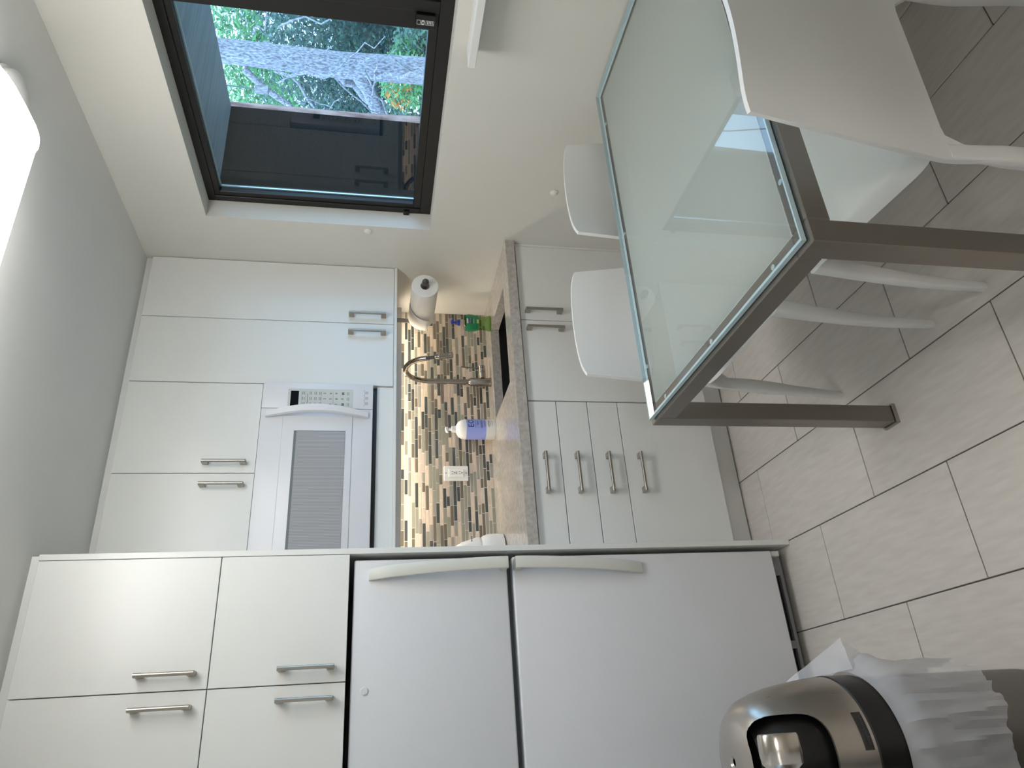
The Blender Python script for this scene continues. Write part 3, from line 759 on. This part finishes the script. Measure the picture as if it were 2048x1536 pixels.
# bag
from mathutils import noise as mnoise
def crease(p):
    v = 0
    for k, (f, am) in enumerate(((1.0, 1.1), (2.1, .55))): v += am*(1-2*abs(mnoise.noise(p*f+Vector((7.3*k, 1.7, 3.1)))))
    return v
bm = bmesh.new(); n = 150; rings = []
NZ = 34
for i_ in range(NZ):
    t_ = i_/(NZ-1); z = .437-.255*t_
    r = .1530+.016*smoothstep(t_/.22)-.004*t_
    am = smoothstep(t_/.12)
    ring = []
    for i in range(n):
        a = 2*PI*i/n; q = Vector((math.cos(a)*3.4+z*1.5, math.sin(a)*3.4, z*3.2))
        rr_ = max(r+am*(.0125*(crease(q)-.75)), .150-.004*t_); zz = z
        if t_ > .6: zz -= (t_-.6)/.4*(.030*math.sin(2*a+1.9)+.016*mnoise.noise(Vector((math.cos(a)*3, math.sin(a)*3, 5))))
        da = (a-math.radians(8)+PI) % (2*PI)-PI
        rr_ += .020*math.exp(-(da/.4)**2)*math.exp(-((z-.385)/.045)**2)
        ring.append(Vector((BX+rr_*math.cos(a), BY+rr_*math.sin(a), zz)))
    rings.append(ring)
# loose corner pulled out beside the band
F0, F1, F2, F3 = Vector((-1.905, -.90, .545)), Vector((-1.890, -.985, .425)), Vector((-1.818, -.925, .395)), Vector((-1.868, -.945, .345))
NF = 9
for (P0, P1, P2) in ((F0, F1, F2), (F1, F3, F2)):
    gv = {}
    for i in range(NF+1):
        for k in range(NF+1-i):
            u_, v_ = i/NF, k/NF; p = P0*(1-u_-v_)+P1*u_+P2*v_
            off = mnoise.noise(p*38)*.007*(1-abs(2*u_-1)*.3)
            gv[i, k] = bm.verts.new(p+Vector((off*.4, -off, off*.3)))
    for i in range(NF):
        for k in range(NF-i):
            bm.faces.new((gv[i, k], gv[i+1, k], gv[i, k+1]))
            if k < NF-i-1: bm.faces.new((gv[i+1, k], gv[i+1, k+1], gv[i, k+1]))
bm_ring(bm, rings, cap=False)
bg_ = link('bin_bag', fin(bm, 'bin_bag'), M['bag'], None, 28)
tag(bg_, 'white translucent plastic bag hanging over the steel waste bin', 'bag')

# ------------------------------------------------------------------ open door at the far left with its knob
dr1 = sroot('door_1', (-2.09, -1.86, 0), 'white door standing open at the edge of the view')
box('door_leaf', -2.112, -2.078, -2.275, -1.45, .008, 2.03, M['white'], dr1, .002)
KY, KZ = -1.515, .925
kn = lathe('knob', [(.014, -2.0775), (.026, -2.077), (.026, -2.071), (.013, -2.069), (.012, -2.045), (.0185, -2.041), (.026, -2.034), (.0275, -2.022), (.0265, -2.002), (.0255, -1.999), (.024, -1.998)], (0, KY, KZ), principled('knob_nickel', (.55,.51,.47), .2, 1.0), dr1, axis='x', n=36)
boxes('hinge', [(-2.0785, -2.0765, -2.2775, -2.262, z, z+.09) for z in (.2, 1.0, 1.8)], M['nickel'], dr1)

# ------------------------------------------------------------------ ceiling lamp and smoke detector
lp = thing('ceiling_lamp', 'white wraparound ceiling light, switched on', 'lamp', (-1.09, -1.055, H))
LX0, LX1, LY = -1.56, -.505, -1.055
box('base_plate', LX0+.01, LX1-.01, LY-.13, LY+.13, H-.028, H-.0005, M['lampcap'], lp, .002)
def lamp_ring(xx, k=1.0):
    ring = []
    for q in range(17):
        a = PI*q/16; ring.append(Vector((xx, LY+k*.160*math.copysign(abs(math.cos(a))**.60, math.cos(a)), H-.022-k*.099*abs(math.sin(a))**.62)))
    return ring
bm = bmesh.new(); bm_ring(bm, [lamp_ring(LX0+.012), lamp_ring(LX1-.012)]); link('diffuser', fin(bm, 'diffuser'), M['lamp'], lp, 50)
for xa, xb in ((LX1-.0118, LX1), (LX0, LX0+.0118)):
    bm = bmesh.new(); bm_ring(bm, [lamp_ring(xa, 1.03), lamp_ring(xb, 1.02)]); link('end_cap', fin(bm, 'end_cap'), M['lamp'], lp, 50)
sd = thing('smoke_detector', 'round white smoke detector on the ceiling beside the lamp', 'smoke detector', (-.375, -.955, H))
lathe('base', [(.081, -.0005), (.081, -.014), (.074, -.017)], (-.375, -.955, H), M['white'], sd, n=40)
lathe('cover', [(.072, -.0172), (.069, -.036), (.056, -.044), (.01, -.045)], (-.375, -.955, H), M['white'], sd, n=40)
vm = None
for k in range(24):
    a = 2*PI*k/24
    if vm is None: o = lathe('vent_hole', [(.0022, .0), (.0022, .0022)], (0,0,0), M['ink'], sd, n=8, axis='x'); vm = o.data
    else: o = bpy.data.objects.new('vent_hole', vm); C.objects.link(o); o.parent = sd; o.matrix_parent_inverse = Matrix.Translation(-Vector(sd.location))
    o.location = (-.375+.0795*math.cos(a), -.955+.0795*math.sin(a), H-.0065); o.rotation_euler = (0, 0, a)
hl = thing('hall_fill', 'added round fill light, unseen, in the corridor behind the camera', 'lamp', (-1.6, -3.3, H))  # unseen source, added to brighten the room from behind the camera
lathe('fill_dome', [(.15, -.0005), (.15, -.03), (.13, -.06), (.02, -.075)], (-1.6, -3.3, H), emit('hall_fill_glow', (1.0,.97,.93), HALL_FILL_W*6), hl, n=32)

# ------------------------------------------------------------------ outside the window
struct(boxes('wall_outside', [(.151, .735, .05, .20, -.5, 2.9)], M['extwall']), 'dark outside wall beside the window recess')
struct(boxes('ceiling_outside', [(.151, .735, -3.2, .05, 2.146, 2.30)], M['soffit']), 'boarded soffit over the window recess')
struct(box('ground_outside', .2, 40, -25, 30, -1.2, -.9, M['soil']), 'garden ground outside')
def limb(bm, p, q, r0, r1, n=10, wob=.05, rg=random):
    P, Q = Vector(p), Vector(q); pts = []
    for k in range(7):
        t_ = k/6; o_ = Vector((rg.uniform(-wob, wob), rg.uniform(-wob, wob), rg.uniform(-wob, wob)*.3)) if 0 < k < 6 else Vector()
        pts.append(P.lerp(Q, t_)+o_)
    bm_tube(bm, pts, [r0+(r1-r0)*k/6 for k in range(7)], n)
    return pts
def leaves(name, parent, mat, blobs, count, size, seed):
    rg = random.Random(seed); vs_ = []; fs = []
    for _ in range(count):
        c, rad = rg.choice(blobs)
        while True:
            d = Vector((rg.uniform(-1,1), rg.uniform(-1,1), rg.uniform(-1,1)))
            if d.length < 1: break
        p = Vector(c)+Vector((d.x*rad[0], d.y*rad[1], d.z*rad[2]))
        u_ = Vector((rg.gauss(0,1), rg.gauss(0,1), rg.gauss(0,1))).normalized(); w_ = u_.orthogonal().normalized()
        s = size*rg.uniform(.6, 1.4); i = len(vs_)
        vs_ += [p-u_*s, p+w_*s*.4, p+u_*s, p-w_*s*.4]; fs.append((i, i+1, i+2, i+3))
    me = bpy.data.meshes.new(name); me.from_pydata(vs_, [], fs); o = link(name, me, mat, parent); o['kind'] = 'stuff'
    return o
def tree(label, base, segs, bark, leafset=(), cat='tree', name='garden_tree'):
    r_ = thing(name, label, cat, base); k = 0
    for sg in segs:
        bm = bmesh.new()
        limb(bm, *sg[:4], rg=random.Random(31+k), wob=sg[4] if len(sg) > 4 else .04); k += 1
        link('trunk' if k == 1 else 'branch', fin(bm, 'limb'), bark, r_, 60)
    for (mat, blobs, cnt, size, seed) in leafset: leaves('foliage', r_, mat, blobs, cnt, size, seed)
    return r_
TWIGS = []
_r = random.Random(21)
for k in range(14):
    p = Vector((_r.uniform(3.2, 3.8), _r.uniform(1.7, 2.9), _r.uniform(1.3, 2.6)))
    TWIGS.append((p, p+Vector((_r.uniform(-.1, .1), _r.uniform(-.5, .5), _r.uniform(-.7, -.2))), .009, .004, .05))
tree('thick grey tree trunk with bare forking branches outside the window', (4.0, 2.45, -.9),
     [((4.0, 2.46, -.9), (4.0, 2.45, 4.6), .15, .10, .02), ((4.0, 2.45, 1.75), (3.6, 3.05, 1.25), .075, .06), ((4.0, 2.45, 2.0), (4.1, 3.1, 1.45), .05, .04),
      ((3.9, 2.55, 2.75), (3.7, 3.2, 2.0), .035, .02), ((3.9, 2.5, 1.6), (3.4, 2.0, 1.0), .022, .012), ((3.8, 2.45, 2.45), (3.5, 2.15, 1.55), .018, .010),
      ((3.8, 2.5, 2.3), (3.4, 2.85, 1.9), .014, .008), ((3.4, 2.0, 1.62), (3.3, 2.6, 1.30), .011, .007), ((3.3, 2.2, 1.55), (3.25, 1.8, 1.50), .010, .006), ((3.5, 2.6, 2.0), (3.5, 2.62, 1.2), .010, .006),
      ((4.0, 2.45, 4.0), (3.3, 1.6, 5.6), .05, .02), ((4.0, 2.45, 4.3), (4.4, 3.3, 5.8), .05, .02), ((3.4, 2.75, 2.2), (3.3, 3.0, 1.6), .009, .005)] + TWIGS,
     M['bark'], [(M['leaf2'], [((3.4, 1.6, 5.6), (.8, .8, .5)), ((4.2, 2.9, 5.7), (.5, .8, .5))], 1300, .05, 3)])
tree('reddish brown trunk standing next to the dark outside wall', (3.0, 2.19, -.9), [((3.0, 2.18, -.9), (3.0, 2.24, 4.2), .085, .07, .01)], M['bark2'])
tree('dark evergreen filling the middle of the garden view', (7.5, 5.2, -.9), [((7.5, 5.2, -.9), (7.5, 5.2, 2.6), .12, .06)], M['bark'],
     [(M['leaf2'], [((7.5, 5.2, 2.4), (1.0, 1.6, 1.4)), ((7.2, 4.2, 2.7), (1.0, 1.2, 1.1)), ((7.8, 6.3, 2.2), (1.0, 1.2, 1.5)), ((7.6, 4.6, 1.7), (.8, 1.3, .5))], 13000, .045, 4), (M['leaf1'], [((7.3, 5.0, 2.6), (1.1, 1.9, 1.3))], 4000, .04, 9)])
tree('bright green tree at the top of the garden view', (5.6, 4.75, -.9), [((5.6, 4.75, -.9), (5.6, 4.75, 3.0), .07, .04)], M['bark'],
     [(M['leaf3'], [((5.5, 4.55, 2.93), (.5, 1.1, .5)), ((5.4, 3.6, 3.2), (.5, .8, .45)), ((5.5, 5.3, 2.65), (.5, .8, .7))], 6500, .040, 5)])
bs1 = thing('garden_bush', 'low green bush at the foot of the trees', 'bush', (6.0, 4.2, -.9))
bm = bmesh.new(); limb(bm, (6.0, 4.2, -.9), (6.0, 4.2, .4), .03, .02); link('stem', fin(bm, 'stem'), M['bark'], bs1)
leaves('foliage', bs1, M['leaf1'], [((6.0, 4.5, .85), (.3, .9, .6)), ((6.0, 3.6, .8), (.3, .7, .55))], 4500, .045, 6)
leaves('foliage', bs1, M['leaf3'], [((5.95, 4.15, 1.15), (.25, .6, .3))], 900, .04, 16)
fb = thing('flower_bush', 'orange flowering bush in front of the house', 'bush', (5.2, 3.6, -.9))
bm = bmesh.new(); limb(bm, (5.2, 3.6, -.9), (5.2, 3.6, .9), .025, .015); link('stem', fin(bm, 'stem'), M['bark'], fb)
leaves('foliage', fb, M['leaf3'], [((5.2, 3.6, 1.15), (.3, .35, .4))], 900, .04, 7)
leaves('flowers', fb, M['orange'], [((5.05, 3.6, 1.25), (.2, .25, .2))], 70, .045, 8)
hs = thing('neighbour_house', 'pale neighbouring house with brick wall low behind the trees', 'house', (13, 6.5, -.9))
box('wall', 12.5, 16, 3.5, 9.5, -.9, 2.1, M['siding'], hs)
box('brick_panel', 12.42, 12.5, 4.0, 6.0, -.9, 1.35, M['brick'], hs)
f_ = boxes('window', [(12.44, 12.5, 6.8, 8.2, .5, 1.6)], M['inkwhite'], hs); box('pane', 12.42, 12.44, 6.9, 8.1, .58, 1.52, M['display'], f_)
box('roof', 12.2, 16.3, 3.2, 9.8, 2.1, 2.3, M['gasket'], hs)
fd_ = thing('bird_feeder', 'grey box feeder hanging on a wire from the tree', 'feeder', (3.3, 2.23, 2.35))
box('box', 3.27, 3.33, 2.205, 2.265, 2.44, 2.555, M['bark'], fd_, .004)
tube('wire', [(3.3, 2.235, 2.555), (3.3, 2.2, 3.4), (3.5, 2.2, 4.4)], .006, M['gasket'], fd_, 6)
for k in range(5):   # hedge of far trees closing the view
    yy = 1.0+k*2.6
    lab = ['far hedge tree above the flower bush', 'far hedge tree behind the grey trunk', 'far hedge tree behind the evergreen', 'far hedge tree by the reddish trunk', 'far hedge tree next to the dark wall edge'][k]
    t_ = thing('hedge_tree', lab, 'tree', (10.2, yy, -.9), 'far hedge trees')
    bm = bmesh.new(); limb(bm, (10.2, yy, -.9), (10.2, yy, 2.2), .1, .05); link('trunk', fin(bm, 'trunk'), M['bark'], t_)
    leaves('foliage', t_, M['leaf2'] if k % 2 else M['leaf1'], [((10.2, yy, 2.9), (.9, 1.27, 1.4)), ((10.2, yy, 2.0), (.8, 1.2, 1.0))], 6000, .075, 40+k)
